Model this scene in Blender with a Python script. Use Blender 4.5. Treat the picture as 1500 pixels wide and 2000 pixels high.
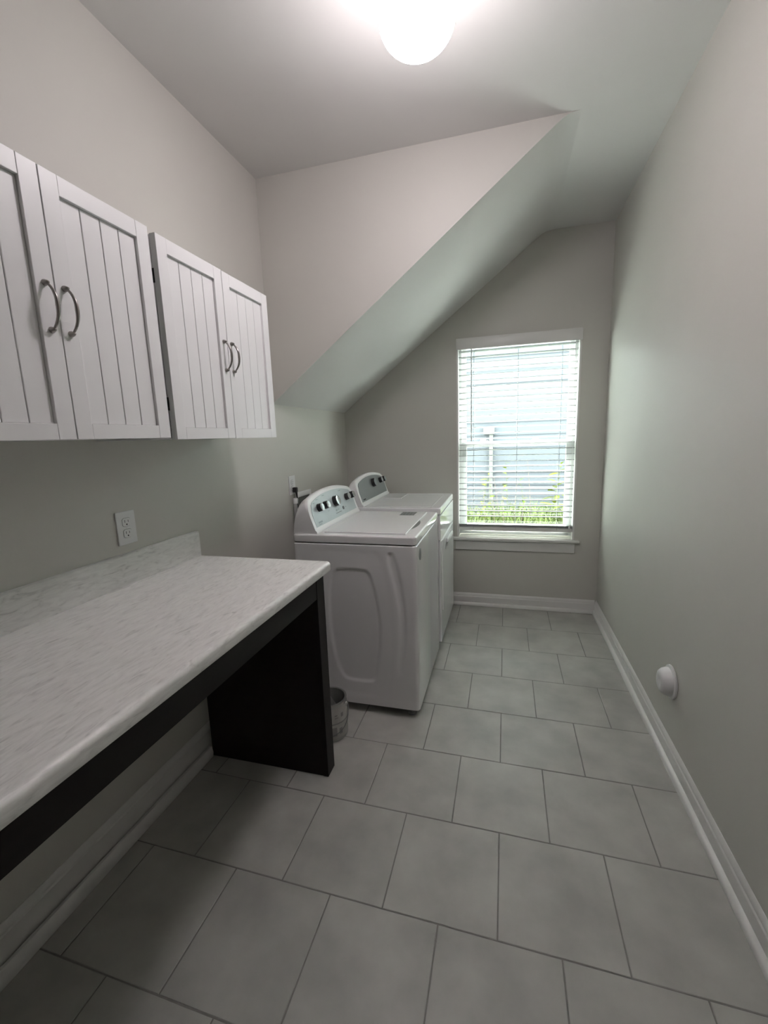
import bpy, bmesh, math, random
from mathutils import Vector, Matrix
random.seed(7)
PI = math.pi
for o in list(bpy.data.objects): bpy.data.objects.remove(o)
S = bpy.context.scene
COL = S.collection

# ------------------------------------------------------------------ camera
cam_d = bpy.data.cameras.new('camera'); cam = bpy.data.objects.new('camera', cam_d); COL.objects.link(cam)
YAW, PITCH, ROLL, FPX = math.radians(15.6448), math.radians(9.8782), math.radians(-1.9661), 853.92
fw = Vector((-math.sin(YAW)*math.cos(PITCH), math.cos(YAW)*math.cos(PITCH), -math.sin(PITCH)))
rt = Vector((math.cos(YAW), math.sin(YAW), 0)); up = rt.cross(fw)
rt, up = math.cos(ROLL)*rt + math.sin(ROLL)*up, math.cos(ROLL)*up - math.sin(ROLL)*rt
M = Matrix((rt, up, -fw)).transposed().to_4x4(); M.translation = Vector((1.3189, 0, 1.4295))
cam.matrix_world = M
cam_d.sensor_fit = 'HORIZONTAL'; cam_d.sensor_width = 36; cam_d.lens = FPX*36/1500
cam_d.clip_start = 0.02
S.camera = cam

# ------------------------------------------------------------------ world and exposure
w = bpy.data.worlds.new('overcast_sky'); S.world = w; w.use_nodes = True
bg = w.node_tree.nodes['Background']
bg.inputs[0].default_value = (0.91, 1.0, 0.97, 1); bg.inputs[1].default_value = 20.0
sun_d = bpy.data.lights.new('sun', 'SUN'); sun_d.energy = 100.0; sun_d.angle = math.radians(2.0); sun_d.color = (1.0, 0.98, 0.93)
sun = bpy.data.objects.new('sun', sun_d); COL.objects.link(sun)
SUN_EL, SUN_AZ = math.radians(53), math.radians(-8)   # high sun beyond the neighbouring house
sdir = Vector((math.sin(SUN_AZ)*math.cos(SUN_EL), math.cos(SUN_AZ)*math.cos(SUN_EL), math.sin(SUN_EL)))
sun.rotation_euler = sdir.to_track_quat('Z', 'Y').to_euler(); sun.location = (1, 9, 9)
LAMP = 44.0
LAMP_COL = (1.0, 0.905, 0.945)
vs = S.view_settings
vs.view_transform = 'Standard'; vs.look = 'None'; vs.gamma = 1; vs.use_curve_mapping = False
vs.exposure = 0.36

# ------------------------------------------------------------------ materials
def mat(name, col, rough=0.5, metal=0.0, var=0.0, vscale=6.0, bump=0.0, bscale=200.0, spec=0.5, stretch=None, coat=0.0, rand=0.0):
    m = bpy.data.materials.new(name); m.use_nodes = True
    nt = m.node_tree; N = nt.nodes; L = nt.links
    b = N['Principled BSDF']
    b.inputs['Roughness'].default_value = rough; b.inputs['Metallic'].default_value = metal
    b.inputs['Specular IOR Level'].default_value = spec
    b.inputs['Coat Weight'].default_value = coat; b.inputs['Coat Roughness'].default_value = 0.08
    c4 = (*col, 1)
    b.inputs['Base Color'].default_value = c4
    tc = N.new('ShaderNodeTexCoord')
    src = tc.outputs['Object']
    if stretch:
        mp = N.new('ShaderNodeMapping'); mp.inputs['Scale'].default_value = stretch
        L.new(src, mp.inputs['Vector']); src = mp.outputs['Vector']
    out = None
    if var > 0:
        no = N.new('ShaderNodeTexNoise'); no.inputs['Scale'].default_value = vscale; no.inputs['Detail'].default_value = 5
        L.new(src, no.inputs['Vector'])
        mr = N.new('ShaderNodeMapRange'); mr.inputs['From Min'].default_value = .3; mr.inputs['From Max'].default_value = .7
        mr.inputs['To Min'].default_value = 1-var; mr.inputs['To Max'].default_value = 1+var
        L.new(no.outputs['Fac'], mr.inputs['Value']); out = mr.outputs['Result']
    if rand > 0:
        oi = N.new('ShaderNodeObjectInfo'); mr2 = N.new('ShaderNodeMapRange')
        mr2.inputs['To Min'].default_value = 1-rand; mr2.inputs['To Max'].default_value = 1+rand
        L.new(oi.outputs['Random'], mr2.inputs['Value'])
        if out is None: out = mr2.outputs['Result']
        else:
            mu = N.new('ShaderNodeMath'); mu.operation = 'MULTIPLY'
            L.new(out, mu.inputs[0]); L.new(mr2.outputs['Result'], mu.inputs[1]); out = mu.outputs[0]
    if out is not None:
        sc = N.new('ShaderNodeVectorMath'); sc.operation = 'SCALE'; sc.inputs[0].default_value = col
        L.new(out, sc.inputs['Scale']); L.new(sc.outputs['Vector'], b.inputs['Base Color'])
    if bump > 0:
        n2 = N.new('ShaderNodeTexNoise'); n2.inputs['Scale'].default_value = bscale; n2.inputs['Detail'].default_value = 3
        L.new(src, n2.inputs['Vector'])
        bp = N.new('ShaderNodeBump'); bp.inputs['Strength'].default_value = bump; bp.inputs['Distance'].default_value = 0.002
        L.new(n2.outputs['Fac'], bp.inputs['Height']); L.new(bp.outputs['Normal'], b.inputs['Normal'])
    return m

WALLC = (0.60, 0.588, 0.545)
m_wall = mat('wall_paint_greige', WALLC, .55, bump=.06, bscale=260, var=.012, vscale=3)
m_ceil = mat('ceiling_paint', (0.73, 0.722, 0.705), .7, bump=.08, bscale=260, var=.012, vscale=3)
m_trim = mat('white_trim_paint', (0.78, 0.77, 0.75), .35)
m_tile = mat('grey_porcelain_tile', (0.44, 0.435, 0.408), .42, var=.16, vscale=5.5, bump=.05, bscale=60, rand=.035)
m_grout = mat('grey_grout', (0.235, 0.23, 0.215), .9, var=.1, vscale=30)
m_cab = mat('white_cabinet_paint', (0.90, 0.90, 0.90), .38)
m_nickel = mat('brushed_nickel', (0.30, 0.285, 0.27), .28, metal=1.0)
m_dark = mat('espresso_wood', (0.010, 0.008, 0.007), .5, spec=.25, var=.15, vscale=8, stretch=(1, 1, 8))
m_enamel = mat('white_enamel', (0.90, 0.90, 0.90), .16, coat=.4)
m_plastic = mat('white_plastic', (0.80, 0.80, 0.80), .35)
m_silver = mat('silver_panel', (0.50, 0.54, 0.55), .34, metal=.35, var=.04, vscale=9)
m_silverd = mat('darker_silver_panel', (0.30, 0.325, 0.33), .30, metal=.45)
m_chrome = mat('chrome_cap', (0.72, 0.73, 0.73), .18, metal=.9)
m_black = mat('black_plastic', (0.008, 0.008, 0.009), .4)
m_label_shade = mat('grey_label_and_recess_shade', (0.10, 0.105, 0.10), .5, var=.12, vscale=60)  # label grey, also used for the painted shade of notch and recess
m_ink = mat('grey_ink', (0.16, 0.17, 0.18), .5)
m_slot = mat('dark_slot', (0.012, 0.012, 0.012), .7)
m_vinyl = mat('white_vinyl', (0.70, 0.71, 0.71), .35)
m_rubber = mat('grey_rubber', (0.22, 0.22, 0.215), .7)
m_tin = mat('tinned_steel', (0.42, 0.42, 0.41), .35, metal=.85)
m_canlab = mat('can_label_paper', (0.46, 0.455, 0.43), .55, var=.10, vscale=14)
m_canlab2 = mat('can_label_band', (0.26, 0.255, 0.245), .55, var=.1, vscale=14)
m_paper = mat('white_paper', (0.75, 0.75, 0.74), .6)
m_yellowed = mat('yellowed_paint', (0.42, 0.37, 0.22), .5)
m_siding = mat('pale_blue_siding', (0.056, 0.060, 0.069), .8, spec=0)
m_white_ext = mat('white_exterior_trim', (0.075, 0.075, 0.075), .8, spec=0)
m_bounce_ground = mat('pale_bounce_ground', (0.44, 0.455, 0.40), .95, spec=0, var=.3, vscale=8)  # unseen ground coloured pale as a reflector, throwing light up into the room
m_leaf = mat('leaf_green', (0.058, 0.090, 0.018), .8, spec=0, var=.2, vscale=12, rand=.2)
m_leaf2 = mat('leaf_yellow_green', (0.085, 0.105, 0.020), .8, spec=0, var=.2, vscale=12, rand=.2)
m_stem = mat('weed_stem', (0.055, 0.065, 0.025), .8, spec=0)
m_drystem = mat('dry_stem', (0.085, 0.068, 0.055), .8, spec=0)

# counter laminate: fine streaks along the counter
def laminate():
    m = bpy.data.materials.new('stone_look_laminate'); m.use_nodes = True
    nt = m.node_tree; N = nt.nodes; L = nt.links; b = N['Principled BSDF']; b.inputs['Roughness'].default_value = .30
    tc = N.new('ShaderNodeTexCoord'); mp = N.new('ShaderNodeMapping')
    mp.inputs['Scale'].default_value = (75, 17.0, 75); mp.inputs['Rotation'].default_value = (0, 0, math.radians(-5))
    L.new(tc.outputs['Object'], mp.inputs['Vector'])
    n1 = N.new('ShaderNodeTexNoise'); n1.inputs['Scale'].default_value = 1.0; n1.inputs['Detail'].default_value = 6; n1.inputs['Distortion'].default_value = 1.2
    L.new(mp.outputs['Vector'], n1.inputs['Vector'])
    cr = N.new('ShaderNodeValToRGB')
    e = cr.color_ramp.elements
    e[0].position = .22; e[0].color = (0.56, 0.552, 0.536, 1)
    e[1].position = .62; e[1].color = (0.86, 0.85, 0.83, 1)
    k = e.new(.42); k.color = (0.78, 0.77, 0.75, 1)
    L.new(n1.outputs['Fac'], cr.inputs['Fac'])
    L.new(cr.outputs['Color'], b.inputs['Base Color'])
    bp = N.new('ShaderNodeBump'); bp.inputs['Strength'].default_value = .12; bp.inputs['Distance'].default_value = .001
    L.new(n1.outputs['Fac'], bp.inputs['Height']); L.new(bp.outputs['Normal'], b.inputs['Normal'])
    return m
m_lam = laminate()

def glass_mat():
    m = bpy.data.materials.new('window_glass'); m.use_nodes = True
    nt = m.node_tree; N = nt.nodes; L = nt.links; N.remove(N['Principled BSDF'])
    t = N.new('ShaderNodeBsdfTransparent'); t.inputs[0].default_value = (0.95, 0.985, 0.97, 1)
    g = N.new('ShaderNodeBsdfGlossy'); g.inputs['Roughness'].default_value = 0.02
    lw = N.new('ShaderNodeLayerWeight'); lw.inputs['Blend'].default_value = .5
    pw = N.new('ShaderNodeMath'); pw.operation = 'POWER'; pw.inputs[1].default_value = 5.0; L.new(lw.outputs['Facing'], pw.inputs[0])
    fr = N.new('ShaderNodeMath'); fr.operation = 'MULTIPLY_ADD'; fr.inputs[1].default_value = .9; fr.inputs[2].default_value = .03; L.new(pw.outputs[0], fr.inputs[0])
    mx = N.new('ShaderNodeMixShader'); L.new(fr.outputs[0], mx.inputs[0]); L.new(t.outputs[0], mx.inputs[1]); L.new(g.outputs[0], mx.inputs[2])
    L.new(mx.outputs[0], N['Material Output'].inputs['Surface'])
    return m
m_glass = glass_mat()

def slat_mat():
    m = bpy.data.materials.new('white_blind_slat'); m.use_nodes = True
    nt = m.node_tree; N = nt.nodes; L = nt.links; b = N['Principled BSDF']
    b.inputs['Base Color'].default_value = (0.31, 0.32, 0.32, 1); b.inputs['Roughness'].default_value = .55
    tr = N.new('ShaderNodeBsdfTranslucent'); tr.inputs[0].default_value = (0.75, 0.78, 0.76, 1)
    mx = N.new('ShaderNodeMixShader'); mx.inputs[0].default_value = .0
    L.new(b.outputs[0], mx.inputs[1]); L.new(tr.outputs[0], mx.inputs[2]); L.new(mx.outputs[0], N['Material Output'].inputs['Surface'])
    return m
m_slat = slat_mat()

def globe_mat():
    m = bpy.data.materials.new('lit_opal_glass'); m.use_nodes = True
    nt = m.node_tree; N = nt.nodes; b = N['Principled BSDF']
    b.inputs['Base Color'].default_value = (.8, .8, .8, 1)
    b.inputs['Emission Color'].default_value = (*LAMP_COL, 1); b.inputs['Emission Strength'].default_value = LAMP
    # emission graded down towards the neck to keep the nearby ceiling from clipping
    L = nt.links; tc = N.new('ShaderNodeTexCoord'); sx = N.new('ShaderNodeSeparateXYZ'); mr = N.new('ShaderNodeMapRange')
    mr.inputs['From Min'].default_value = 2.56; mr.inputs['From Max'].default_value = 2.70
    mr.inputs['To Min'].default_value = LAMP*1.35; mr.inputs['To Max'].default_value = LAMP*.22
    L.new(tc.outputs['Object'], sx.inputs[0]); L.new(sx.outputs['Z'], mr.inputs['Value']); L.new(mr.outputs['Result'], b.inputs['Emission Strength'])
    return m
m_globe = globe_mat()

# ------------------------------------------------------------------ helpers
def link(name, me, m=None, parent=None, smooth=False):
    if m is not None:
        for k in (m if isinstance(m, (list, tuple)) else [m]): me.materials.append(k)
    if smooth:
        for p in me.polygons: p.use_smooth = True
    o = bpy.data.objects.new(name, me); COL.objects.link(o)
    if parent is not None: o.parent = parent; o.matrix_parent_inverse = parent.matrix_world.inverted()
    return o
def obj(name, bm, m=None, parent=None, smooth=False, sharp=None):
    bmesh.ops.recalc_face_normals(bm, faces=bm.faces)
    me = bpy.data.meshes.new(name); bm.to_mesh(me); bm.free()
    o = link(name, me, m, parent, smooth)
    if smooth and sharp is not None:
        me.set_sharp_from_angle(angle=math.radians(sharp))
    return o
def pyd(name, vs_, fs, m=None, parent=None, smooth=False, sharp=None):
    me = bpy.data.meshes.new(name); me.from_pydata(vs_, [], fs); me.update()
    bm = bmesh.new(); bm.from_mesh(me); bpy.data.meshes.remove(me)
    return obj(name, bm, m, parent, smooth, sharp)
def box(bm, x0, x1, y0, y1, z0, z1, bev=0.0, seg=2):
    r = bmesh.ops.create_cube(bm, size=1.0)
    v = r['verts']
    for p in v: p.co = Vector((x0+(p.co.x+.5)*(x1-x0), y0+(p.co.y+.5)*(y1-y0), z0+(p.co.z+.5)*(z1-z0)))
    if bev > 0:
        es = list({e for p in v for e in p.link_edges})
        bmesh.ops.bevel(bm, geom=es, offset=bev, segments=seg, affect='EDGES', profile=.5)
    return bm
def boxo(name, x0, x1, y0, y1, z0, z1, m, parent=None, bev=0.0, seg=2):
    o = obj(name, box(bmesh.new(), x0, x1, y0, y1, z0, z1, bev, seg), m, parent, smooth=bev >= .0025, sharp=None)
    if bev >= .0025: o.modifiers.new('weighted_normal', 'WEIGHTED_NORMAL').keep_sharp = True
    return o
def empty(name, loc=(0, 0, 0)):
    o = bpy.data.objects.new(name, None); o.location = loc; o.empty_display_size = .1; COL.objects.link(o)
    bpy.context.view_layer.update(); return o
def tag(o, label, cat, group=None):
    o['label'] = label; o['category'] = cat
    if group: o['group'] = group
    return o
def struct(o, label=None):
    o['kind'] = 'structure'
    if label: o['label'] = label
    return o
def prism(pts, axis, a, b):
    """extrude polygon (list of 2D) along axis from a to b"""
    def P(p, t):
        if axis == 'y': return (p[0], t, p[1])
        if axis == 'x': return (t, p[0], p[1])
        return (p[0], p[1], t)
    n = len(pts)
    V = [P(p, a) for p in pts] + [P(p, b) for p in pts]
    F = [tuple(range(n))[::-1], tuple(range(n, 2*n))] + [(i, (i+1) % n, n+(i+1) % n, n+i) for i in range(n)]
    return V, F
def tube(bm, pts, rad, seg=10, closed_ends=True):
    pts = [Vector(p) for p in pts]; rads = rad if isinstance(rad, (list, tuple)) else [rad]*len(pts)
    rings = []
    t0 = (pts[1]-pts[0]).normalized(); ref = Vector((0, 0, 1)) if abs(t0.z) < .9 else Vector((1, 0, 0))
    nrm = t0.cross(ref).normalized()
    for i, p in enumerate(pts):
        t = (pts[min(i+1, len(pts)-1)] - pts[max(i-1, 0)]).normalized()
        nrm = (nrm - t*nrm.dot(t)).normalized(); bi = t.cross(nrm)
        rings.append([bm.verts.new(p + rads[i]*(math.cos(2*PI*k/seg)*nrm + math.sin(2*PI*k/seg)*bi)) for k in range(seg)])
    for a, b in zip(rings, rings[1:]):
        for k in range(seg): bm.faces.new((a[k], a[(k+1) % seg], b[(k+1) % seg], b[k]))
    if closed_ends: bm.faces.new(rings[0][::-1]); bm.faces.new(rings[-1])
    return bm
def lathe(bm, prof, org, axis, seg=32):
    """prof: (r, h) list; revolve about axis through org"""
    axis = Vector(axis).normalized(); org = Vector(org)
    ref = Vector((0, 0, 1)) if abs(axis.z) < .9 else Vector((1, 0, 0))
    a = axis.cross(ref).normalized(); b = axis.cross(a)
    rings = []
    for r, h in prof:
        if r < 1e-6: rings.append([bm.verts.new(org+axis*h)])
        else: rings.append([bm.verts.new(org+axis*h+r*(math.cos(2*PI*k/seg)*a+math.sin(2*PI*k/seg)*b)) for k in range(seg)])
    for A, B in zip(rings, rings[1:]):
        for k in range(seg):
            k2 = (k+1) % seg
            if len(A) == 1 and len(B) == 1: continue
            if len(A) == 1: bm.faces.new((A[0], B[k2], B[k]))
            elif len(B) == 1: bm.faces.new((A[k], A[k2], B[0]))
            else: bm.faces.new((A[k], A[k2], B[k2], B[k]))
    return bm

# ------------------------------------------------------------------ room dimensions
W, D, D1, H, ZK, XS = 2.0223, 3.5737, 2.3662, 2.8165, 1.633, 1.569
YB = -1.30           # wall behind the camera
TH = 0.14
WX0, WX1, WZ0, WZ1 = 0.943, 1.841, 0.585, 2.146   # window opening

# floor slab (grout bed) and tiles
fl = struct(boxo('floor', 0, W, YB, D, -0.12, -0.0016, m_grout), 'floor of grey square porcelain tiles laid in running bond')
PX, PY, GAP = 0.3435, 0.3545, 0.0042
YJ0 = 1.0575
r0 = int(math.floor((YB-YJ0)/PY)); r1 = int(math.ceil((D-YJ0)/PY))
sk = lambda x: -0.014*(x-1.15)
for r in range(r0, r1):
    yA, yB = YJ0+r*PY, YJ0+(r+1)*PY
    x_off = 0.972 if r % 2 == 0 else 0.801
    k0 = int(math.floor((0-x_off)/PX))
    for k in range(k0, k0+8):
        xA, xB = x_off+k*PX+GAP/2, x_off+(k+1)*PX-GAP/2
        xa, xb = max(xA, 0.0), min(xB, W)
        if xb-xa < .006: continue
        co = []
        for x, y in ((xa, yA+GAP/2), (xb, yA+GAP/2), (xb, yB-GAP/2), (xa, yB-GAP/2)):
            co.append((x, min(max(y+sk(x), YB), D)))
        if co[2][1]-co[1][1] < .01 or co[3][1]-co[0][1] < .01: continue
        i = .0014
        dz = random.uniform(-.0003, .0003)
        cx_, cy_ = sum(c[0] for c in co)/4, sum(c[1] for c in co)/4
        inn = [(x+math.copysign(i, cx_-x), y+math.copysign(i, cy_-y)) for x, y in co]
        V = [(x, y, -.0030) for x, y in co]+[(x, y, -.0009+dz) for x, y in co]+[(x, y, dz) for x, y in inn]
        F = [(8, 9, 10, 11)]+[(a, (a+1) % 4, 4+(a+1) % 4, 4+a) for a in range(4)]+[(4+a, 4+(a+1) % 4, 8+(a+1) % 4, 8+a) for a in range(4)]
        pyd('tile', V, F, m_tile, fl)

# walls
struct(boxo('wall_left', -TH, 0, YB-TH, D+TH, -.12, H+.1, m_wall), 'greige painted wall carrying the white cabinets')
struct(boxo('wall_right', W, W+TH, YB-TH, D+TH, -.12, H+.1, m_wall), 'plain greige painted wall opposite the counter')
struct(boxo('wall_front', 0, W, YB-TH, YB, -.12, H+.1, m_wall), 'greige wall behind the viewpoint')
# back wall with window opening: four blocks joined in one mesh
bm = bmesh.new()
for a in ((0, WX0, -.12, H+.1), (WX1, W, -.12, H+.1), (WX0, WX1, -.12, WZ0), (WX0, WX1, WZ1, H+.1)):
    box(bm, a[0], a[1], D, D+TH, a[2], a[3])
bmesh.ops.remove_doubles(bm, verts=bm.verts, dist=1e-5)
struct(obj('wall_back', bm, m_wall), 'greige wall with the window under the sloping ceiling')
struct(boxo('ceiling', 0, W, YB, D, H, H+.1, m_ceil), 'flat painted ceiling')
# sloping soffit block
def zs(x):
    a = ZK+(H-ZK)*x/XS; k = .030
    h = max(0, k-abs(a-H))/k
    return min(a, H)-h*h*k/4
xs_ = [0]+[XS*i/14 for i in range(1, 12)]+[XS-.20+.03*i for i in range(1, 13)]
xs_ = sorted(set(round(x, 4) for x in xs_))
prof = [(x, zs(x)) for x in xs_]
prof = [p for p in prof if p[1] < H-.0004]+[(XS+.06, H+.0005)]
n = len(prof)
V = [(x, D1, z) for x, z in prof]+[(x, D, z) for x, z in prof]+[(0, D1, H+.05), (prof[-1][0], D1, H+.05)]
F = [(i, i+1, n+i+1, n+i) for i in range(n-1)]
me = bpy.data.meshes.new('ceiling_slope')
me.from_pydata(V, [], F+[tuple(range(n))+(2*n+1, 2*n)]); me.update()
so = link('ceiling_slope', me, [m_ceil, m_wall])
for p in me.polygons:
    p.use_smooth = len(p.vertices) == 4
    p.material_index = 0 if len(p.vertices) == 4 else 1
me.set_sharp_from_angle(angle=math.radians(30))
struct(so, 'boxed-in soffit with a slanted underside under the stairs')

# baseboards: profile (depth, height)
def baseboard(name, P0, P1, nrm, hb, shoe=.018):
    P0, P1, nrm = Vector(P0), Vector(P1), Vector(nrm)
    prof = [(0, 0), (.013, 0), (.013, hb-.030), (.0095, hb-.024), (.0095, hb-.016), (.006, hb-.006), (.002, hb), (0, hb)]
    sh = [(.013, 0), (.013+shoe, 0), (.013+shoe, .006), (.013+shoe*.92, .013), (.013+shoe*.7, .019), (.013+shoe*.35, .023), (.013, .0245)]
    for nm, pr in (('board', prof), ('shoe_moulding', sh)):
        V = [P0+nrm*d+Vector((0, 0, z)) for d, z in pr]+[P1+nrm*d+Vector((0, 0, z)) for d, z in pr]
        k = len(pr)
        F = [tuple(range(k)), tuple(range(k, 2*k))[::-1]]+[(i, (i+1) % k, k+(i+1) % k, k+i) for i in range(k)]
        if nm == 'board':
            o = struct(pyd(name, V, F, m_trim, None, True, 25), None)
        else:
            pyd('shoe_moulding', V, F, m_trim, o, True, 25)
    return o
baseboard('baseboard_right', (W, YB, 0), (W, D, 0), (-1, 0, 0), .102)['label'] = 'white baseboard with shoe moulding along the bare wall'
baseboard('baseboard_back', (0, D, 0), (W-.013, D, 0), (0, -1, 0), .102)['label'] = 'white baseboard below the window'
bl_ = baseboard('baseboard_left', (0, YB, 0), (0, D-.013, 0), (1, 0, 0), .145, .004); bl_['label'] = 'shadowed baseboard under the counter'
V, F = prism([(.013, 0), (.038, 0), (.042, .010), (.044, .026), (.041, .042), (.034, .052), (.025, .053), (.018, .046), (.013, .040)], 'y', YB+.02, 1.508)
pyd('quarter_round', V, F, m_trim, bl_, True, 40)
baseboard('baseboard_front', (0.04, YB, 0), (W-.04, YB, 0), (0, 1, 0), .102)['label'] = 'white baseboard behind the viewpoint'

# ------------------------------------------------------------------ window
win = struct(empty('window_1', (0, 0, 0)), 'white vinyl double-hung window with two panes')
JD = D+TH
bm = bmesh.new()
JT = .012
box(bm, WX0, WX0+JT, D-.001, JD, WZ0, WZ1); box(bm, WX1-JT, WX1, D-.001, JD, WZ0, WZ1); box(bm, WX0+JT, WX1-JT, D-.001, JD, WZ1-JT, WZ1)
obj('jamb', bm, m_trim, win)
FX0, FX1, FZ0, FZ1 = WX0+JT, WX1-JT, WZ0+.012, WZ1-JT
def frame_ring(bm, x0, x1, z0, z1, y0, y1, l, r, b, t, bev=.002):
    box(bm, x0, x0+l, y0, y1, z0, z1, bev); box(bm, x1-r, x1, y0, y1, z0, z1, bev)
    box(bm, x0+l, x1-r, y0, y1, z0, z0+b, bev); box(bm, x0+l, x1-r, y0, y1, z1-t, z1, bev)
bm = bmesh.new(); frame_ring(bm, FX0, FX1, FZ0, FZ1, D+.075, JD+.02, .022, .022, .025, .022)
obj('frame', bm, m_vinyl, win)
SX0, SX1 = FX0+.022, FX1-.022
MR = 1.335
bm = bmesh.new(); frame_ring(bm, SX0, SX1, MR-.018, FZ1-.022, D+.118, D+.145, .030, .030, .036, .030)
us = obj('upper_sash', bm, m_vinyl, win)
boxo('pane', SX0+.03, SX1-.03, D+.130, D+.134, MR+.018, FZ1-.052, m_glass, us)
bm = bmesh.new(); frame_ring(bm, SX0, SX1, FZ0+.025, MR+.020, D+.080, D+.112, .036, .036, .060, .040)
ls = obj('lower_sash', bm, m_vinyl, win)
boxo('pane', SX0+.036, SX1-.036, D+.094, D+.098, FZ0+.085, MR-.020, m_glass, ls)
for lx in (1.12, 1.52):
    bm = bmesh.new(); box(bm, lx, lx+.062, D+.084, D+.110, MR+.020, MR+.028, .003)
    tube(bm, [(lx+.03, D+.09, MR+.03), (lx+.045, D+.088, MR+.036), (lx+.005, D+.085, MR+.040)], .0045, 8)
    obj('sash_lock', bm, m_vinyl, ls, True, 40)
# stool (sill) and apron
bm = bmesh.new(); box(bm, WX0-.038, WX1+.038, D-.036, D+.078, .562, .5845, .006, 3)
obj('sill', bm, m_trim, win, True, 40)
V, F = prism([(D, .480), (D-.011, .480), (D-.013, .492), (D-.013, .525), (D-.019, .540), (D-.019, .562), (D, .562)], 'x', WX0-.012, WX1+.004)
obj_ap = pyd('apron', V, F, m_trim, win, True, 25)

# blind
bl = tag(empty('window_blind', (1.392, D, 2.14)), 'white two-inch horizontal slat blind hanging open in the window', 'blind')
V, F = prism([(D-.022, 2.060), (D-.012, 2.060), (D-.012, 2.139), (D-.022, 2.139)], 'x', WX0+.001, WX1+.002)
bm = bmesh.new(); box(bm, WX0+.001, WX1+.002, D-.022, D-.011, 2.060, 2.139, .002); obj('valance', bm, m_trim, bl, True, 40)
boxo('headrail', WX0+.016, WX1-.016, D+.004, D+.056, 2.085, 2.130, m_trim, bl, .002)
BX0, BX1, BYc = WX0+.016, WX1-.018, D+.033
PIT = .0447
nsl = 30
zt_ = 2.052
sv = []; sf = []
ns = 6
for i in range(ns+1):
    t = i/ns-.5
    y = t*.050; z = .0035*(1-4*t*t)
    for dz in (0, .0026): sv += [(-(BX1-BX0)/2, y, z-dz), ((BX1-BX0)/2, y, z-dz)]
for i in range(ns):
    a = i*4; b = (i+1)*4
    sf += [(a, a+1, b+1, b), (a+2, b+2, b+3, a+3), (a, b, b+2, a+2), (a+1, a+3, b+3, b+1)]
sf += [(0, 2, 3, 1), (ns*4, ns*4+1, ns*4+3, ns*4+2)]
slat0 = pyd('slat', sv, sf, m_slat, None, True, 40)
slats = []
for i in range(nsl):
    o = slat0 if i == 0 else slat0.copy()
    if i: COL.objects.link(o)
    o.parent = bl; o.matrix_parent_inverse = bl.matrix_world.inverted()
    z = zt_-i*PIT
    o.location = ((BX0+BX1)/2, BYc, z); o.rotation_euler = (math.radians(random.uniform(-1.0, 1.0)-4.5), random.uniform(-.0012, .0012), 0)
zlast = zt_-(nsl-1)*PIT
# slats gathered on the bottom rail
for k in range(4):
    o = slat0.copy(); COL.objects.link(o); o.parent = bl; o.matrix_parent_inverse = bl.matrix_world.inverted()
    o.location = ((BX0+BX1)/2, BYc, .690-k*.0055); o.rotation_euler = (0, 0, 0)
boxo('bottom_rail', BX0, BX1, BYc-.026, BYc+.026, .640, .668, m_trim, bl, .004)
for cxp in (1.075, 1.405, 1.715):
    for yy in (BYc-.0275, BYc+.0275):
        bm = bmesh.new(); tube(bm, [(cxp, yy, 2.09), (cxp, yy, .655)], .0011, 6); obj('ladder_cord', bm, m_slat, bl)
bm = bmesh.new(); tube(bm, [(1.060, D-.026+.0, 2.062), (1.060, D-.027, 1.36)], .0042, 8); tube(bm, [(1.06, D-.004, 2.08), (1.06, D-.024, 2.062)], .002, 6)
obj('tilt_wand', bm, m_plastic, bl, True, 40)
bm = bmesh.new(); tube(bm, [(1.806, D-.003, 2.08), (1.806, D+.001, 1.30), (1.805, D-.002, .70)], .0013, 6); lathe(bm, [(0, .03), (.004, .028), (.007, 0), (0, -.001)], (1.805, D-.002, .672), (0, 0, 1), 12)
obj('lift_cord', bm, m_plastic, bl)

# ------------------------------------------------------------------ ceiling lamp
LX, LY = 1.052, 1.495
lamp = tag(empty('ceiling_lamp', (LX, LY, H)), 'lit white opal globe lamp mounted on the ceiling', 'lamp')
bm = bmesh.new(); lathe(bm, [(0, 0), (.120, 0), (.124, -.004), (.122, -.020), (.100, -.040), (.094, -.085), (.108, -.108), (.106, -.112), (0, -.112)], (LX, LY, H), (0, 0, 1), 48)
obj('base_pan', bm, m_nickel, lamp, True, 35)
zc, R = -.188, .112
gp = [(.094, -.108)]
for i in range(33):
    t = math.radians(62)+(PI-math.radians(62))*i/32
    rr = R*math.sin(t); hh = zc+(R if math.cos(t) > 0 else .079)*math.cos(t)
    gp.append((max(rr, 0) if i < 32 else 0, hh))
bm = bmesh.new(); lathe(bm, gp, (LX, LY, H), (0, 0, 1), 48)
obj('globe', bm, m_globe, lamp, True)

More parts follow.
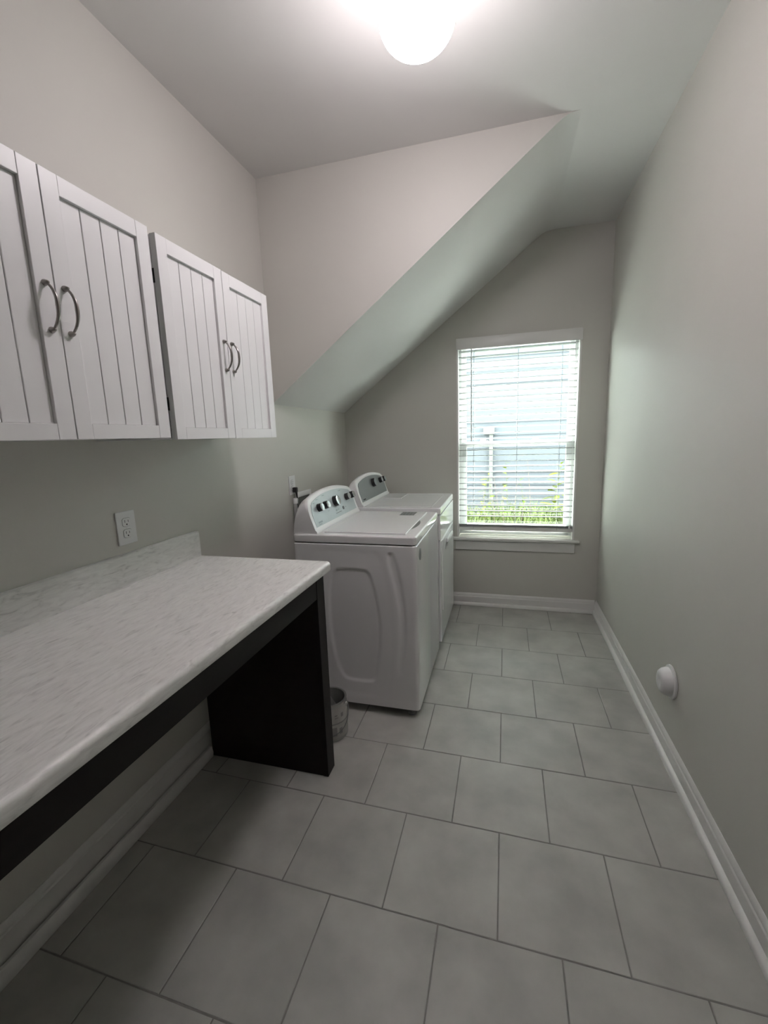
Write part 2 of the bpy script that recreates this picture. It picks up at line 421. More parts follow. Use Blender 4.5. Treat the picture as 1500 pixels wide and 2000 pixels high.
# ------------------------------------------------------------------ wall cabinets
def handle(y, zc, x, parent):
    bm = bmesh.new()
    pts = []; rad = []
    hh = .048
    for i in range(17):
        t = -1+2*i/16
        z = zc+t*(hh+.004)
        px = x+.004+.025*(1-abs(t)**2.6)
        pts.append((px, y, z)); rad.append(.0025+.0022*(1-abs(t)))
    tube(bm, pts, rad, 10)
    for s in (-1, 1):
        lathe(bm, [(0, 0), (.0070, 0), (.0066, .004), (.0048, .009), (.0026, .013), (0, .014)], (x, y, zc+s*(hh+.002)), (1, 0, 0), 16)
    obj('handle', bm, m_nickel, parent, True, 60)['label'] = 'arched brushed nickel pull'
def cabinet(y0, y1, z0, z1, label, zoff=0.0):
    c = tag(empty('wall_cabinet', (0, (y0+y1)/2, z0)), label, 'cabinet', 'white wall cabinets above the counter')
    XB = .3015
    bm = bmesh.new()
    t = .016
    box(bm, 0, XB, y0+.002, y0+t, z0+.003, z1-.002); box(bm, 0, XB, y1-t, y1-.002, z0+.003, z1-.002)
    box(bm, 0, XB, y0+t, y1-t, z0+.003, z0+t); box(bm, 0, XB, y0+t, y1-t, z1-t, z1-.002); box(bm, 0, .006, y0+t, y1-t, z0+t, z1-t)
    obj('body', bm, m_cab, c)
    ym = (y0+y1)/2
    for s, (a, b) in enumerate(((y0, ym-.0013), (ym+.0013, y1))):
        dz = zoff if s == 1 else 0
        za, zb = z0+dz, z1+dz
        XF, XBk, XR = .325, .3045, .3165
        fwid = .0435
        d = boxo('door', XBk, XBk+.006, a+.004, b-.004, za+.004, zb-.004, m_cab, c)
        for q in ((a, a+fwid), (b-fwid, b)):
            boxo('stile', XBk, XF, q[0], q[1], za, zb, m_cab, d, .0012)
        for q in ((za, za+fwid-.006), (zb-fwid, zb)):
            boxo('rail', XBk, XF-.0004, a+fwid+.0002, b-fwid-.0002, q[0], q[1], m_cab, d, .0010)
        n = 4; ia, ib = a+fwid, b-fwid
        pw = (ib-ia)/n
        for k in range(n):
            boxo('plank', XBk+.003, XR, ia+k*pw+(.0009 if k else 0), ia+(k+1)*pw-(.0009 if k < n-1 else 0), za+fwid-.006, zb-fwid, m_cab, d, .0018, 2)
        hy = b-.0225 if s == 0 else a+.0215
        handle(hy, 1.741 if y0 < 1 else 1.7365, XF, d)
        # hinges
        for hz in (za+.11, zb-.115):
            yy = a if s == 0 else b
            boxo('hinge', .3018, .3078, yy-.0012 if s == 0 else yy-.010, yy+.010 if s == 0 else yy+.0012, hz-.020, hz+.020, m_slot, d)
    return c
cabinet(.526, 1.1465, 1.4455, 2.0405, 'white beadboard wall cabinet nearer the viewer, cut off by the frame edge', 0)
cabinet(1.174, 1.8005, 1.4400, 2.0370, 'white beadboard wall cabinet nearest the sloping soffit and the washer', -.001)

# ------------------------------------------------------------------ counter and base
YC0, YC1, ZT = -.75, 1.601, .932
ct = tag(empty('countertop', (.3, .8, .893)), 'grey streaked stone-look laminate countertop with rounded front edge and backsplash', 'countertop')
cp = [(0, .893), (.629, .893), (.6335, .8945), (.635, .899), (.635, .917)]
for i in range(1, 8):     # rolled front edge
    t = PI/2*i/7
    cp.append((.620+.015*math.cos(t), .917+.015*math.sin(t)))
cp += [(.60, .932), (.022, .932), (0, .932)]
V, F = prism(cp, 'y', YC0, YC1)
top = pyd('top', V, F, m_lam, ct, True, 30)
bp_ = [(0, .932), (.019, .932), (.019, 1.034), (.0175, 1.040), (.0135, 1.0435), (0, 1.044)]
V, F = prism(bp_, 'y', YC0, YC1)
pyd('backsplash', V, F, m_lam, ct, True, 30)
bs = tag(empty('counter_base', (.3, .8, 0)), 'dark espresso wood support frame under the laminate countertop', 'counter base')
boxo('apron_rail', .585, .607, YC0+.02, 1.515, .800, .893, m_dark, bs, .001)
for yy in (1.515, YC0+.02):
    boxo('end_panel', .034, .585, yy+.0005, yy+.066, 0.001, .893, m_dark, bs, .001)
    boxo('stile', .5855, .609, yy-.002, yy+.068, 0.001, .893, m_dark, bs, .0015)
boxo('back_rail', .006, .024, YC0+.1, 1.515, .80, .893, m_dark, bs)

# ------------------------------------------------------------------ laundry machines
def rbox_perim(x0, x1, y0, y1, r, nside, seg=6):
    """perimeter points going round; near side (y0) densely sampled"""
    P = []
    for i in range(nside+1): P.append((x0+r+(x1-x0-2*r)*i/nside, y0))
    for cx_, cy_, a0 in ((x1-r, y0+r, -PI/2), (x1-r, y1-r, 0), (x0+r, y1-r, PI/2), (x0+r, y0+r, PI)):
        for i in range(1, seg+1):
            a = a0+PI/2*i/seg
            P.append((cx_+r*math.cos(a), cy_+r*math.sin(a)))
        if cy_ == y1-r and a0 == PI/2: pass
    return P[:-1]
def sdf_poly(px, pz, poly):
    d = 1e9; ins = False; n = len(poly); j = n-1
    for i in range(n):
        x1, y1 = poly[j]; x2, y2 = poly[i]
        ex, ey = x2-x1, y2-y1
        t = max(0, min(1, ((px-x1)*ex+(pz-y1)*ey)/(ex*ex+ey*ey)))
        d = min(d, math.hypot(px-x1-t*ex, pz-y1-t*ey))
        if (y1 > pz) != (y2 > pz) and px < (x2-x1)*(pz-y1)/(y2-y1)+x1: ins = not ins
        j = i
    return -d if ins else d
def smooth_poly(pts, it=2):
    for _ in range(it):
        q = []
        for i in range(len(pts)):
            a, b = pts[i], pts[(i+1) % len(pts)]
            q += [(a[0]*.75+b[0]*.25, a[1]*.75+b[1]*.25), (a[0]*.25+b[0]*.75, a[1]*.25+b[1]*.75)]
        pts = q
    return pts
INNER = smooth_poly([(.505, .778), (.640, .780), (.676, .765), (.695, .715), (.712, .634), (.726, .50), (.722, .396), (.705, .27), (.690, .195), (.665, .178), (.545, .178), (.515, .200), (.490, .255), (.467, .371), (.455, .50), (.460, .64), (.478, .745)], 1)
OUTER = smooth_poly([(.42, .885), (.70, .880), (.740, .86), (.768, .76), (.785, .62), (.795, .47), (.785, .25), (.765, .12), (.73, .10), (.46, .10), (.43, .13), (.395, .36), (.385, .52), (.395, .70), (.40, .86)], 1)
CRES = smooth_poly([(.765, .870), (.812, .868), (.852, .655), (.864, .48), (.838, .245), (.806, .235), (.830, .48), (.820, .64)], 1)
def sstep(d, w0, w1):
    t = max(0, min(1, (d-w0)/(w1-w0))); return t*t*(3-2*t)
def emboss(x, z):
    o = .0025*(1-sstep(sdf_poly(x, z, OUTER), -.016, .016))
    i = .0050*(1-sstep(sdf_poly(x, z, INNER), -.010, .010))
    c = .0055*(1-sstep(sdf_poly(x, z, CRES), -.009, .005))
    return o+i+c
def machine_body(root, x0, x1, y0, y1, z0, z1, em):
    P = rbox_perim(x0, x1, y0, y1, .020, 84 if em else 1)
    nz = 110 if em else 3
    zs_ = [z0+(z1-z0)*i/nz for i in range(nz+1)]
    V = []
    np_ = len(P)
    for z in [z0-.0]+zs_:
        pass
    for z in zs_:
        for (x, y) in P:
            yy = y+(emboss(x, z) if em and abs(y-y0) < 1e-6 else 0)
            V.append((x, yy, z))
    F = [(a*np_+k, a*np_+(k+1) % np_, (a+1)*np_+(k+1) % np_, (a+1)*np_+k) for a in range(nz) for k in range(np_)]
    # rounded top lip
    b = nz*np_
    cx_, cy_ = (x0+x1)/2, (y0+y1)/2
    ring = len(V)
    V += [(x-math.copysign(.004, x-cx_), y-math.copysign(.004, y-cy_), z1+.004) for x, y in P]
    F += [(b+k, b+(k+1) % np_, ring+(k+1) % np_, ring+k) for k in range(np_)]
    F.append(tuple(range(ring, ring+np_))); F.append(tuple(range(np_))[::-1])
    return pyd('body', V, F, m_enamel, root, True, 35)
def deck(root, x0, x1, y0, y1, z0, z1, name='deck'):
    bm = bmesh.new(); V = []
    P = rbox_perim(x0, x1, y0, y1, .022, 1)
    cx_, cy_ = (x0+x1)/2, (y0+y1)/2
    def off(d): return [(x-max(-1, min(1, (x-cx_)/.25))*d, y-max(-1, min(1, (y-cy_)/.25))*d) for x, y in P]
    lv = [(.0015, z0), (0, z0+.004), (0, z1-.008), (.0012, z1-.0045), (.004, z1-.0014), (.008, z1)]
    V = []; F = []; n = len(P)
    for d, z in lv: V += [(x, y, z) for x, y in off(d)]
    for a in range(len(lv)-1): F += [(a*n+k, a*n+(k+1) % n, (a+1)*n+(k+1) % n, (a+1)*n+k) for k in range(n)]
    F += [tuple(range(n))[::-1], tuple(range((len(lv)-1)*n, len(lv)*n))]
    o = pyd(name, V, F, m_enamel, root, True, None); o.modifiers.new('weighted_normal', 'WEIGHTED_NORMAL'); return o
def console(root, xb, xf, y0, y1, z0, zend, zmid, panel_mat, knobs, kz):
    """arched control console; knobs = (y, radius)"""
    yc, hw = (y0+y1)/2, (y1-y0)/2
    slope = .315     # how far the face leans back per metre of height
    NY = 44
    def ztop(y):
        t = abs((y-yc)/hw)
        z = zmid-(zmid-zend)*t**2.2
        e = (abs(y-yc)-(hw-.045))/.045
        if e > 0: z -= .055*(1-math.sqrt(max(0, 1-e*e)))
        return z
    V = []; ys = [y0+(y1-y0)*(.5-.5*math.cos(PI*i/NY)) for i in range(NY+1)]
    K = None
    for y in ys:
        zt2 = ztop(y); h = zt2-z0
        xt = xf-slope*h
        prof = [(xf+.010, z0), (xf+.009, z0+.010), (xf+.001, z0+.016), (xt+.010, zt2-.022), (xt+.006, zt2-.006), (xt, zt2), (xt-.012, zt2+.001)]
        for i in range(1, 9):
            a = PI/2*i/8
            prof.append((xt-.012-(xt-.012-xb-.004)*math.sin(a), z0+h*.30+(h*.70)*math.cos(a)))
        prof += [(xb, z0)]
        K = len(prof); V += [(x, y, z) for x, z in prof]
    F = [(a*K+k, a*K+k+1, (a+1)*K+k+1, (a+1)*K+k) for a in range(NY) for k in range(K-1)]
    F += [tuple(range(K)), tuple(range(NY*K, NY*K+K))[::-1]]
    F += [(a*K+K-1, a*K, (a+1)*K, (a+1)*K+K-1) for a in range(NY)]
    con = pyd('console', V, F, m_plastic, root, True, 50)
    # panel plate on the face, outline inset
    nrm = Vector((1, 0, slope)).normalized()
    def fp(y, z, o=0): return Vector((xf-slope*(z-z0)+.0055, y, z))+nrm*o
    ya, yb = y0+.026, y1-.026
    out = [(ya, z0+.026), (yb, z0+.026)]
    M_ = 30
    for i in range(M_+1):
        y = yb-(yb-ya)*i/M_
        t = abs((y-yc)/(hw-.026))
        z = zmid-.018-(zmid-zend)*t**2.2
        e = (abs(y-yc)-(hw-.026-.045))/.045
        if e > 0: z -= .05*(1-math.sqrt(max(0, 1-e*e)))
        out.append((y, z))
    n = len(out)
    V = [fp(y, z, -.003) for y, z in out]+[fp(y, z, .0012) for y, z in out]
    F = [tuple(range(n, 2*n))]+[(i, (i+1) % n, n+(i+1) % n, n+i) for i in range(n)]
    pl = pyd('control_panel', V, F, panel_mat, con)
    for (y, r) in knobs:
        org = fp(y, kz, .001)
        bm = bmesh.new(); lathe(bm, [(0, 0), (r*1.02, 0), (r, .002), (r*.95, .022), (r*.90, .0245), (0, .0245)], org, nrm, 28)
        kn = obj('knob', bm, m_black, con, True, 35)
        bm = bmesh.new(); lathe(bm, [(r*.93, .0225), (r*.93, .0258), (r*.85, .0270), (r*.2, .0262), (0, .0262)], org, nrm, 28)
        capo = obj('knob_cap', bm, m_chrome if panel_mat is m_silver else m_silverd, con, True, 35)
        capo.parent = kn; capo.matrix_parent_inverse = kn.matrix_world.inverted()
        # small printed ticks round the knob
    return con, fp, nrm
def print_bar(con, fp, y0, y1, z0, z1, name='printed_mark', m=None):
    V = [fp(y0, z0, .0013), fp(y1, z0, .0013), fp(y1, z1, .0013), fp(y0, z1, .0013)]+[fp(y0, z0, .0017), fp(y1, z0, .0017), fp(y1, z1, .0017), fp(y0, z1, .0017)]
    return pyd(name, V, [(4, 5, 6, 7), (0, 1, 5, 4), (1, 2, 6, 5), (2, 3, 7, 6), (3, 0, 4, 7)], m or m_ink, con)
def feet(root, x0, x1, y0, y1, z):
    for x in (x0+.05, x1-.05):
        for y in (y0+.05, y1-.05):
            bm = bmesh.new(); lathe(bm, [(0, 0), (.022, 0), (.024, .006), (.018, .014), (.010, .016), (.010, z+.004), (0, z+.004)], (x, y, .0005), (0, 0, 1), 20)
            obj('foot', bm, m_rubber, root, True, 40)

# washer
x0, x1, y0, y1 = .275, .9189, 1.973, 2.673
ws = tag(empty('washing_machine', (.6, 2.32, 0)), 'white top-load washing machine with five knobs beside the counter', 'washer')
machine_body(ws, x0, x1, y0, y1, .049, .9035, True)
deck(ws, x0, x1-.001, y0, y1, .9125, .953)
boxo('seam_shade', x0+.01, x1-.012, y0+.010, y1-.01, .9060, .9126, m_slot, ws)  # black strip painted in for the dark of the open seam
lidx0, lidx1, lidy0, lidy1 = .432, .858, 2.022, 2.622
lid = boxo('lid', lidx0, lidx1, lidy0, lidy1, .9515, .9590, m_enamel, ws, .0028, 3)
V = []
for i in range(13):
    t = i/12; V.append((.8585+.020*math.sin(PI*t)**.8, 2.15+.235*t))
n = len(V)
V3 = [(a, b, .9528) for a, b in V]+[(a, b, .9536) for a, b in V]
pyd('finger_notch_shade', V3, [tuple(range(n, 2*n))]+[(i, (i+1) % n, n+(i+1) % n, n+i) for i in range(n)], m_label_shade, ws)  # flat dark lens painted for the shade inside the lid's finger notch
lb = boxo('caution_label', .712, .800, 2.505, 2.612, .9588, .9594, m_label_shade, lid)
for k in range(4):
    boxo('label_stripe', .722+k*.020, .727+k*.020, 2.515, 2.602, .9593, .9597, m_ink, lid)
boxo('label_margin', .8005, .816, 2.505, 2.612, .9588, .9593, mat('label_white', (.5, .5, .49), .5), lid)
bm = bmesh.new(); lathe(bm, [(0, 0), (.030, 0), (.029, .0022), (.024, .003), (0, .0032)], (x1-.0002, 2.061, .849), (1, 0, 0), 28)
obj('badge', bm, m_silverd, ws, True, 40)['label'] = 'round grey badge'
KN = [(2.104, .0215), (2.188, .0215), (2.335, .031), (2.521, .0215), (2.607, .0215)]
con, fp, nr = console(ws, .279, .400, y0+.012, y1-.012, .953, 1.110, 1.150, m_silver, KN, 1.066)
bm = bmesh.new(); lathe(bm, [(0, 0), (.0105, 0), (.010, .004), (.008, .005), (0, .005)], fp(2.425, 1.014, .001), nr, 18)
obj('start_button', bm, m_ink, con, True, 40)
print_bar(con, fp, 2.300, 2.385, .9995, 1.0025)
for (a, b, c_, d_) in ((2.05, 2.098, .992, 1.001), (2.05, 2.085, .984, .988), (2.10, 2.128, 1.106, 1.110), (2.19, 2.222, 1.116, 1.120), (2.43, 2.47, 1.112, 1.116), (2.055, 2.075, 1.093, 1.097), (2.31, 2.33, 1.012, 1.022), (2.34, 2.36, 1.015, 1.020), (2.46, 2.475, 1.012, 1.016), (2.205, 2.225, 1.030, 1.033), (2.54, 2.56, 1.036, 1.039)):
    print_bar(con, fp, a, b, c_, d_, m=mat('pale_ink', (.30, .34, .36), .5))
feet(ws, x0, x1, y0, y1, .049)

# dryer
x0, x1, y0, y1 = .285, .931, 2.694, 3.394
dr = tag(empty('clothes_dryer', (.6, 3.04, 0)), 'white front-load dryer with three knobs below the window wall', 'dryer')
machine_body(dr, x0, x1-.012, y0, y1, .073, .920, False)
deck(dr, x0, x1, y0, y1, .929, .971)
boxo('seam_shade', x0+.01, x1-.026, y0+.010, y1-.01, .9235, .9292, m_slot, dr)  # shade of the gap below the deck, drawn as a black filler
# front: fascia band, door, lower panel
boxo('fascia', x1-.016, x1, y0+.003, y1-.003, .760, .921, m_enamel, dr, .004, 3)
dd = boxo('door', x1-.014, x1+.003, y0+.060, y1-.045, .270, .752, m_enamel, dr, .006, 3)
bm = bmesh.new(); box(bm, x1+.002, x1+.020, 2.93, 3.20, .690, .722, .007, 3); obj('door_handle', bm, m_plastic, dd, True, 40)
boxo('handle_recess', x1+.0025, x1+.0045, 2.90, 3.23, .655, .690, m_silverd, dd, .0008)
boxo('lower_panel', x1-.016, x1, y0+.003, y1-.003, .073, .757, m_enamel, dr, .004, 3)
# raised rim of the top and lint screen cover
bm = bmesh.new()
for a in ((x0+.15, x1-.06, y0+.035, y0+.045), (x0+.15, x1-.06, y1-.045, y1-.035), (x1-.070, x1-.060, y0+.035, y1-.035)):
    box(bm, a[0], a[1], a[2], a[3], .9705, .9730, .001)
obj('top_rim', bm, m_enamel, dr)
boxo('lint_screen_cover', .445, .585, 3.10, 3.35, .9705, .9750, m_enamel, dr, .0018)
KN = [(3.070, .031), (3.250, .0215), (3.335, .0215)]
con, fp, nr = console(dr, .295, .412, y0+.012, y1-.012, .971, 1.128, 1.165, m_silverd, KN, 1.092)
print_bar(con, fp, 2.760, 2.812, 1.006, 1.014, m=m_slot)
feet(dr, x0, x1, y0, y1, .073)

# ------------------------------------------------------------------ outlets, plug, utility box
def outlet(yc, zc, label):
    o = tag(empty('wall_outlet', (0, yc, zc)), label, 'outlet', 'duplex wall outlets')
    boxo('cover_plate', .0, .0062, yc-.041, yc+.041, zc-.060, zc+.060, m_plastic, o, .0022, 3)
    for s in (1, -1):
        z = zc+s*.0205
        pts = []
        for i in range(20):
            a = 2*PI*i/20
            pts.append((yc+max(-.0172, min(.0172, .021*math.cos(a))), z+max(-.0150, min(.0150, .0172*math.sin(a)))))
        V, F = prism(pts, 'x', .0055, .0078)
        rc = pyd('receptacle', V, F, m_plastic, o)
        # recess ring
        V, F = prism([(yc+(a-yc)*1.06, z+(b-z)*1.06) for a, b in pts], 'x', .0055, .0064)
        q = pyd('receptacle_gap', V, F, m_label_shade, rc)
        boxo('slot', .0074, .0080, yc-.0083, yc-.0063, z-.001, z+.0085, m_slot, rc)
        boxo('slot', .0074, .0080, yc+.0060, yc+.0080, z-.0005, z+.0075, m_slot, rc)
        bm = bmesh.new(); lathe(bm, [(0, 0), (.0028, 0), (.0028, .0007), (0, .0007)], (.0074, yc, z-.0080), (1, 0, 0), 12); obj('ground_hole', bm, m_slot, rc)
    bm = bmesh.new(); lathe(bm, [(0, 0), (.0034, 0), (.003, .0012), (0, .0014)], (.0062, yc, zc), (1, 0, 0), 12); obj('screw', bm, m_plastic, o)
    return o
outlet(1.2425, 1.1345, 'white duplex outlet on the wall just above the backsplash')
outlet(2.535, 1.137, 'white duplex outlet behind the washer with a black plug in it')
pc = tag(empty('power_cord', (.01, 2.535, 1.11)), 'black power cord plugged into the outlet behind the washer', 'cord')
bm = bmesh.new(); box(bm, .0082, .036, 2.521, 2.551, 1.092, 1.124, .006, 3); obj('plug', bm, m_black, pc, True, 40)
bm = bmesh.new(); tube(bm, [(.028, 2.537, 1.098), (.030, 2.538, 1.080), (.031, 2.540, 1.06), (.031, 2.543, 1.0), (.033, 2.545, .90), (.04, 2.55, .70), (.08, 2.56, .5), (.20, 2.55, .4), (.262, 2.55, .42)], [.009, .006, .0042]+[.0040]*6, 10)
obj('cable', bm, m_black, pc, True)
ub = tag(empty('washer_supply_box', (0, 2.70, .97)), 'white plastic water supply box set in the wall behind the washer', 'supply box')
bm = bmesh.new()
yA, yB, zA, zB = 2.575, 2.800, .885, 1.082
frame = (.0, .010)
box(bm, .0, .010, yA, yA+.022, zA, zB, .003); box(bm, .0, .010, yB-.022, yB, zA, zB, .003); box(bm, .0, .010, yA+.018, yB-.018, zA, zA+.022, .003); box(bm, .0, .010, yA+.018, yB-.018, zB-.034, zB, .003)
obj('flange', bm, m_plastic, ub, True, 40)
boxo('box_recess_shade', .0005, .003, yA+.01, yB-.01, zA+.01, zB-.01, m_label_shade, ub)  # flat dark grey plate stands in for the shade of the box recess
hs = tag(empty('drain_hose', (.02, 2.53, .9)), 'pale ribbed drain hose hanging below the plugged outlet', 'hose')
bm = bmesh.new(); tube(bm, [(.03, 2.515, 1.045), (.028, 2.512, 1.00), (.027, 2.512, .93), (.027, 2.515, .80), (.04, 2.52, .6), (.10, 2.53, .40), (.20, 2.53, .3), (.262, 2.53, .28)], [.010, .012, .012, .012, .012, .012, .012, .012], 12)
obj('hose', bm, mat('hose_grey', (.36, .36, .355), .5), hs, True)
bm = bmesh.new(); lathe(bm, [(0, 0), (.014, 0), (.0145, .03), (.013, .034), (0, .034)], (.03, 2.5152, 1.022), (0, 0, 1), 16); obj('collar', bm, m_plastic, hs, True, 40)

# ------------------------------------------------------------------ wall bumper
bu = tag(empty('door_stop', (W, 1.985, .345)), 'round white dimpled door stop on the bare wall above the baseboard', 'door stop')
bm = bmesh.new(); lathe(bm, [(0, 0), (.070, 0), (.072, .003), (.071, .008), (.064, .011), (0, .011)], (W, 1.985, .345), (-1, 0, 0), 40); obj('base_plate', bm, m_plastic, bu, True, 50)
bm = bmesh.new(); lathe(bm, [(.061, .010), (.060, .020), (.055, .034), (.046, .045), (.034, .050), (.022, .048), (.010, .043), (0, .041)], (W, 1.985, .345), (-1, 0, 0), 40); obj('dome', bm, m_plastic, bu, True)

# ------------------------------------------------------------------ paint can
px, py, pr, ph = .508, 1.792, .083, .190
pcn = tag(empty('paint_can', (px, py, 0)), 'open steel paint can with pale label beside the dark counter leg', 'paint can')
bm = bmesh.new()
lathe(bm, [(0, .006), (pr-.004, .006), (pr, .001), (pr+.001, .004), (pr, .008), (pr, ph-.008), (pr+.0015, ph-.003), (pr+.001, ph), (pr-.008, ph), (pr-.009, ph-.006), (pr-.003, ph-.010), (pr-.0015, ph-.014), (pr-.0015, .05), (0, .05)], (px, py, 0), (0, 0, 1), 48)
obj('shell', bm, m_tin, pcn, True, 40)
bm = bmesh.new(); lathe(bm, [(pr+.0006, .014), (pr+.0012, .016), (pr+.0012, ph-.022), (pr+.0006, ph-.020)], (px, py, 0), (0, 0, 1), 48); lab = obj('label', bm, m_canlab, pcn, True)
bm = bmesh.new(); lathe(bm, [(pr+.0014, .088), (pr+.0018, .089), (pr+.0018, .094), (pr+.0014, .095)], (px, py, 0), (0, 0, 1), 48); obj('label_band', bm, m_canlab2, lab, True)
for a0, z0_, w_, h_ in ((-62, .030, 16, .045), (-38, .035, 12, .030), (-30, .120, 10, .020), (-52, .132, 9, .006), (-52, .120, 12, .004)):
    V = []; F = []
    for i in range(6):
        a = math.radians(a0+w_*i/5)
        for z in (z0_, z0_+h_): V.append((px+(pr+.0019)*math.cos(a), py+(pr+.0019)*math.sin(a), z))
    F = [(2*i, 2*i+2, 2*i+3, 2*i+1) for i in range(5)]
    pyd('label_print', V, F, m_canlab2, lab, True)
a = math.radians(8)
ex, ey = px+pr*math.cos(a), py+pr*math.sin(a)
bm = bmesh.new(); lathe(bm, [(0, 0), (.013, 0), (.012, .004), (.006, .008), (0, .009)], (ex, ey, .158), (math.cos(a), math.sin(a), 0), 18); obj('ear', bm, m_tin, pcn, True, 40)
a2 = math.radians(188); e2 = (px+pr*math.cos(a2), py+pr*math.sin(a2))
bm = bmesh.new(); lathe(bm, [(0, 0), (.013, 0), (.012, .004), (.006, .008), (0, .009)], (e2[0], e2[1], .158), (math.cos(a2), math.sin(a2), 0), 18); obj('ear', bm, m_tin, pcn, True, 40)
pts = []
for i in range(25):
    t = PI*i/24
    # bail hanging down round the front of the can
    ang = a-math.radians(180)*i/24
    rr = pr+.010
    pts.append((px+rr*math.cos(ang), py+rr*math.sin(ang), 0.158-.120*math.sin(t)**.4))
bm = bmesh.new(); tube(bm, pts, .0018, 8); obj('bail_handle', bm, m_ink, pcn, True)
pv = [(px-.018, py+.018, .052), (px+.037, py-.017, .052), (px+.046, py-.021, .163), (px-.008, py+.013, .196)]
pv2 = [(p[0], p[1]+.0008, p[2]) for p in pv]
rag = pyd('paper_scrap', pv+pv2, [(0, 1, 2, 3), (4, 7, 6, 5), (0, 4, 5, 1), (1, 5, 6, 2), (2, 6, 7, 3), (3, 7, 4, 0)], m_paper)
tag(rag, 'scrap of white paper standing inside the open paint can', 'paper')

# ------------------------------------------------------------------ outside the window
gy0, gy1 = JD+.02, 6.3
GZ = -.12
g = boxo('ground_outside', -7, 9, JD+.005, 14, GZ-.3, GZ, m_bounce_ground); struct(g, 'unseen ground between the two houses, coloured pale to bounce daylight indoors')
nh = tag(empty('neighbour_house', (1.4, 6.4, GZ)), 'pale blue lap-sided house wall beyond the window', 'house')
boxo('wall_sheathing', -4, 7, 6.36, 6.50, GZ-.1, 2.60, m_siding, nh)
zb = GZ+.30
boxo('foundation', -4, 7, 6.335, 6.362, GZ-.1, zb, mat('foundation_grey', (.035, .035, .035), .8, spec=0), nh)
EXPO = .1725
k = 0
V, F = prism([(6.332, 0), (6.360, 0), (6.360, EXPO+.02), (6.352, EXPO+.02)], 'x', -4, 7)
b0 = pyd('siding_board', V, F, m_siding, nh)
for k in range(14):
    o = b0 if k == 0 else b0.copy()
    if k: COL.objects.link(o)
    o.parent = nh; o.matrix_parent_inverse = nh.matrix_world.inverted(); o.location = (0, 0, zb+k*EXPO)
dsx = 1.128
ds = tag(empty('downspout', (dsx, 6.3, GZ)), 'white downspout running up the blue siding outside', 'downspout')
boxo('pipe', dsx-.026, dsx+.026, 6.265, 6.322, GZ+.05, 1.40, m_white_ext, ds, .006)
boxo('collector', dsx-.105, dsx+.045, 6.235, 6.330, 1.40, 1.50, m_white_ext, ds, .008)
# grass and weeds
gv = []; gf = []
rg = random.Random(3)
for i in range(6500):
    x = rg.uniform(-.4, 3.6); y = rg.uniform(5.05, 6.15)
    hgt = rg.uniform(.42, .80)*(1.05 if x > 1.25 else .95)
    a = rg.uniform(0, 2*PI); wd = rg.uniform(.006, .013); bend = rg.uniform(.05, .32)*hgt*2
    dx, dy = math.cos(a), math.sin(a); sx, sy = -dy*wd, dx*wd
    b = len(gv)
    for t, ww in ((0, 1), (.45, .9), (.8, .55)):
        ox, oy, oz = dx*bend*t*t, dy*bend*t*t, hgt*(t-.18*t*t)
        gv += [(x+ox-sx*ww, y+oy-sy*ww, GZ+oz), (x+ox+sx*ww, y+oy+sy*ww, GZ+oz)]
    gv.append((x+dx*bend, y+dy*bend, GZ+hgt*.80))
    gv[b:] = [(p[0], min(p[1], 6.255), p[2]) for p in gv[b:]]
    gf += [(b, b+1, b+3, b+2), (b+2, b+3, b+5, b+4), (b+4, b+5, b+6)]
me = bpy.data.meshes.new('grass'); me.from_pydata(gv, [], gf); me.update()
gr = link('grass', me, mat('grass_green', (.070, .088, .034), .8, spec=0, var=.3, vscale=5))
gr['kind'] = 'stuff'; gr['label'] = 'tall unmown green grass growing outside the window'; gr['category'] = 'grass'
LEAF = None
def leaf_mesh(L, wd, m):
    V = []; F = []
    n = 6
    for i in range(n+1):
        t = i/n; ww = wd*math.sin(PI*min(1, t*.96+.02))**.8*(1-.25*t)
        zz = -.25*L*t*t
        V += [(t*L, -ww, zz+.12*ww), (t*L, 0, zz), (t*L, ww, zz+.12*ww)]
    for i in range(n):
        a = i*3; F += [(a, a+1, a+4, a+3), (a+1, a+2, a+5, a+4)]
    me = bpy.data.meshes.new('leaf'); me.from_pydata(V, [], F); me.update(); me.materials.append(m)
    for p in me.polygons: p.use_smooth = True
    return me
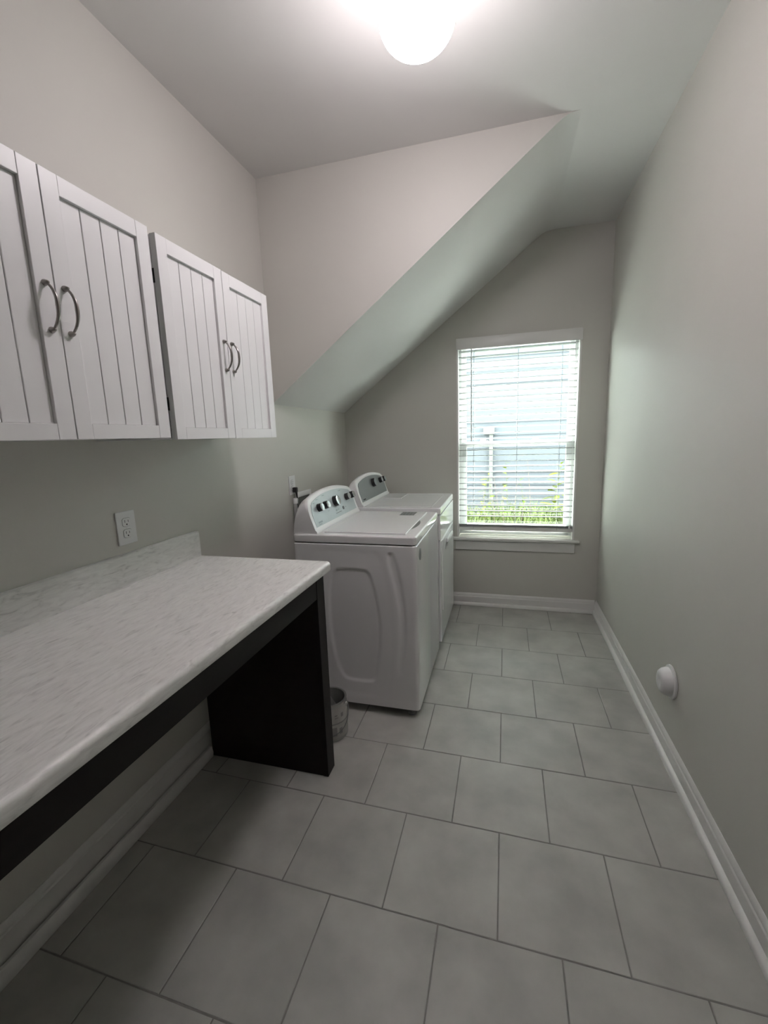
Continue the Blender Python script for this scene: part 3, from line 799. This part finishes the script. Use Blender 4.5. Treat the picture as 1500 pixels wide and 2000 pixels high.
def weed(x, y, hgt, nl, L, wd, lm, label, sm=None, z_from=.50, spread=1.0):
    root = tag(empty('weed', (x, y, GZ)), label, 'weed', 'weeds outside the window')
    bm = bmesh.new(); lean = (rg.uniform(-.06, .06), rg.uniform(-.04, .04))
    P = lambda t: Vector((x+lean[0]*t*t*hgt*2, y+lean[1]*t*t*hgt*2, GZ+hgt*t))
    tube(bm, [P(t/5) for t in range(6)], [.006, .0055, .005, .0042, .003, .0015], 6); obj('stem', bm, sm or m_stem, root)
    if nl:
        lmesh = leaf_mesh(L, wd, lm)
        for i in range(nl):
            t = z_from+(1-z_from)*(i+.5)/nl
            o = bpy.data.objects.new('leaf', lmesh); COL.objects.link(o); o.parent = root; o.matrix_parent_inverse = root.matrix_world.inverted()
            o.location = P(t); o.rotation_euler = (rg.uniform(-.5, .5), -rg.uniform(.0, .7), i*2.4+rg.uniform(-.4, .4))
            s = rg.uniform(.75, 1.15)*(1.1-.45*t)*spread; o.scale = (s, s, s)
    return root
weed(1.86, 5.60, 1.17, 16, .18, .042, m_leaf2, 'tallest broad-leaved yellow-green weed right of centre outside', spread=1.1)
weed(2.20, 5.80, 0.88, 12, .15, .034, m_leaf, 'short leafy weed at the right edge outside the window')
weed(1.58, 5.45, 1.02, 18, .11, .020, m_leaf, 'narrow-leaved weed with paired shoots in the middle outside')
weed(1.64, 5.50, 1.22, 4, .08, .010, m_leaf, 'thin bare-topped stalk in the middle outside the window', m_drystem, .5)
weed(1.02, 5.20, 1.08, 20, .13, .020, m_leaf2, 'yellow-green weed at the left edge outside the window')
weed(1.16, 5.40, 1.12, 9, .10, .024, m_leaf, 'slender weed beside the white downspout')
weed(1.36, 5.70, 1.20, 9, .10, .026, m_leaf2, 'small-leaved tall weed left of centre outside the window')
weed(1.30, 5.30, 0.92, 12, .10, .020, m_leaf, 'bushy low weed left of centre outside the window')
for i, (x, y, h_) in enumerate(((1.22, 5.3, .94), (1.28, 5.5, 1.02), (1.33, 5.2, .9), (1.42, 5.45, .98), (1.10, 5.3, .92), (1.48, 5.3, .86))):
    o = weed(x, y, h_, 5, .10, .007, m_drystem, 'dry brown grass stalk among the weeds left of centre', m_drystem, .3)
    o['group'] = 'dry stalks outside the window'
bpy.context.view_layer.update()
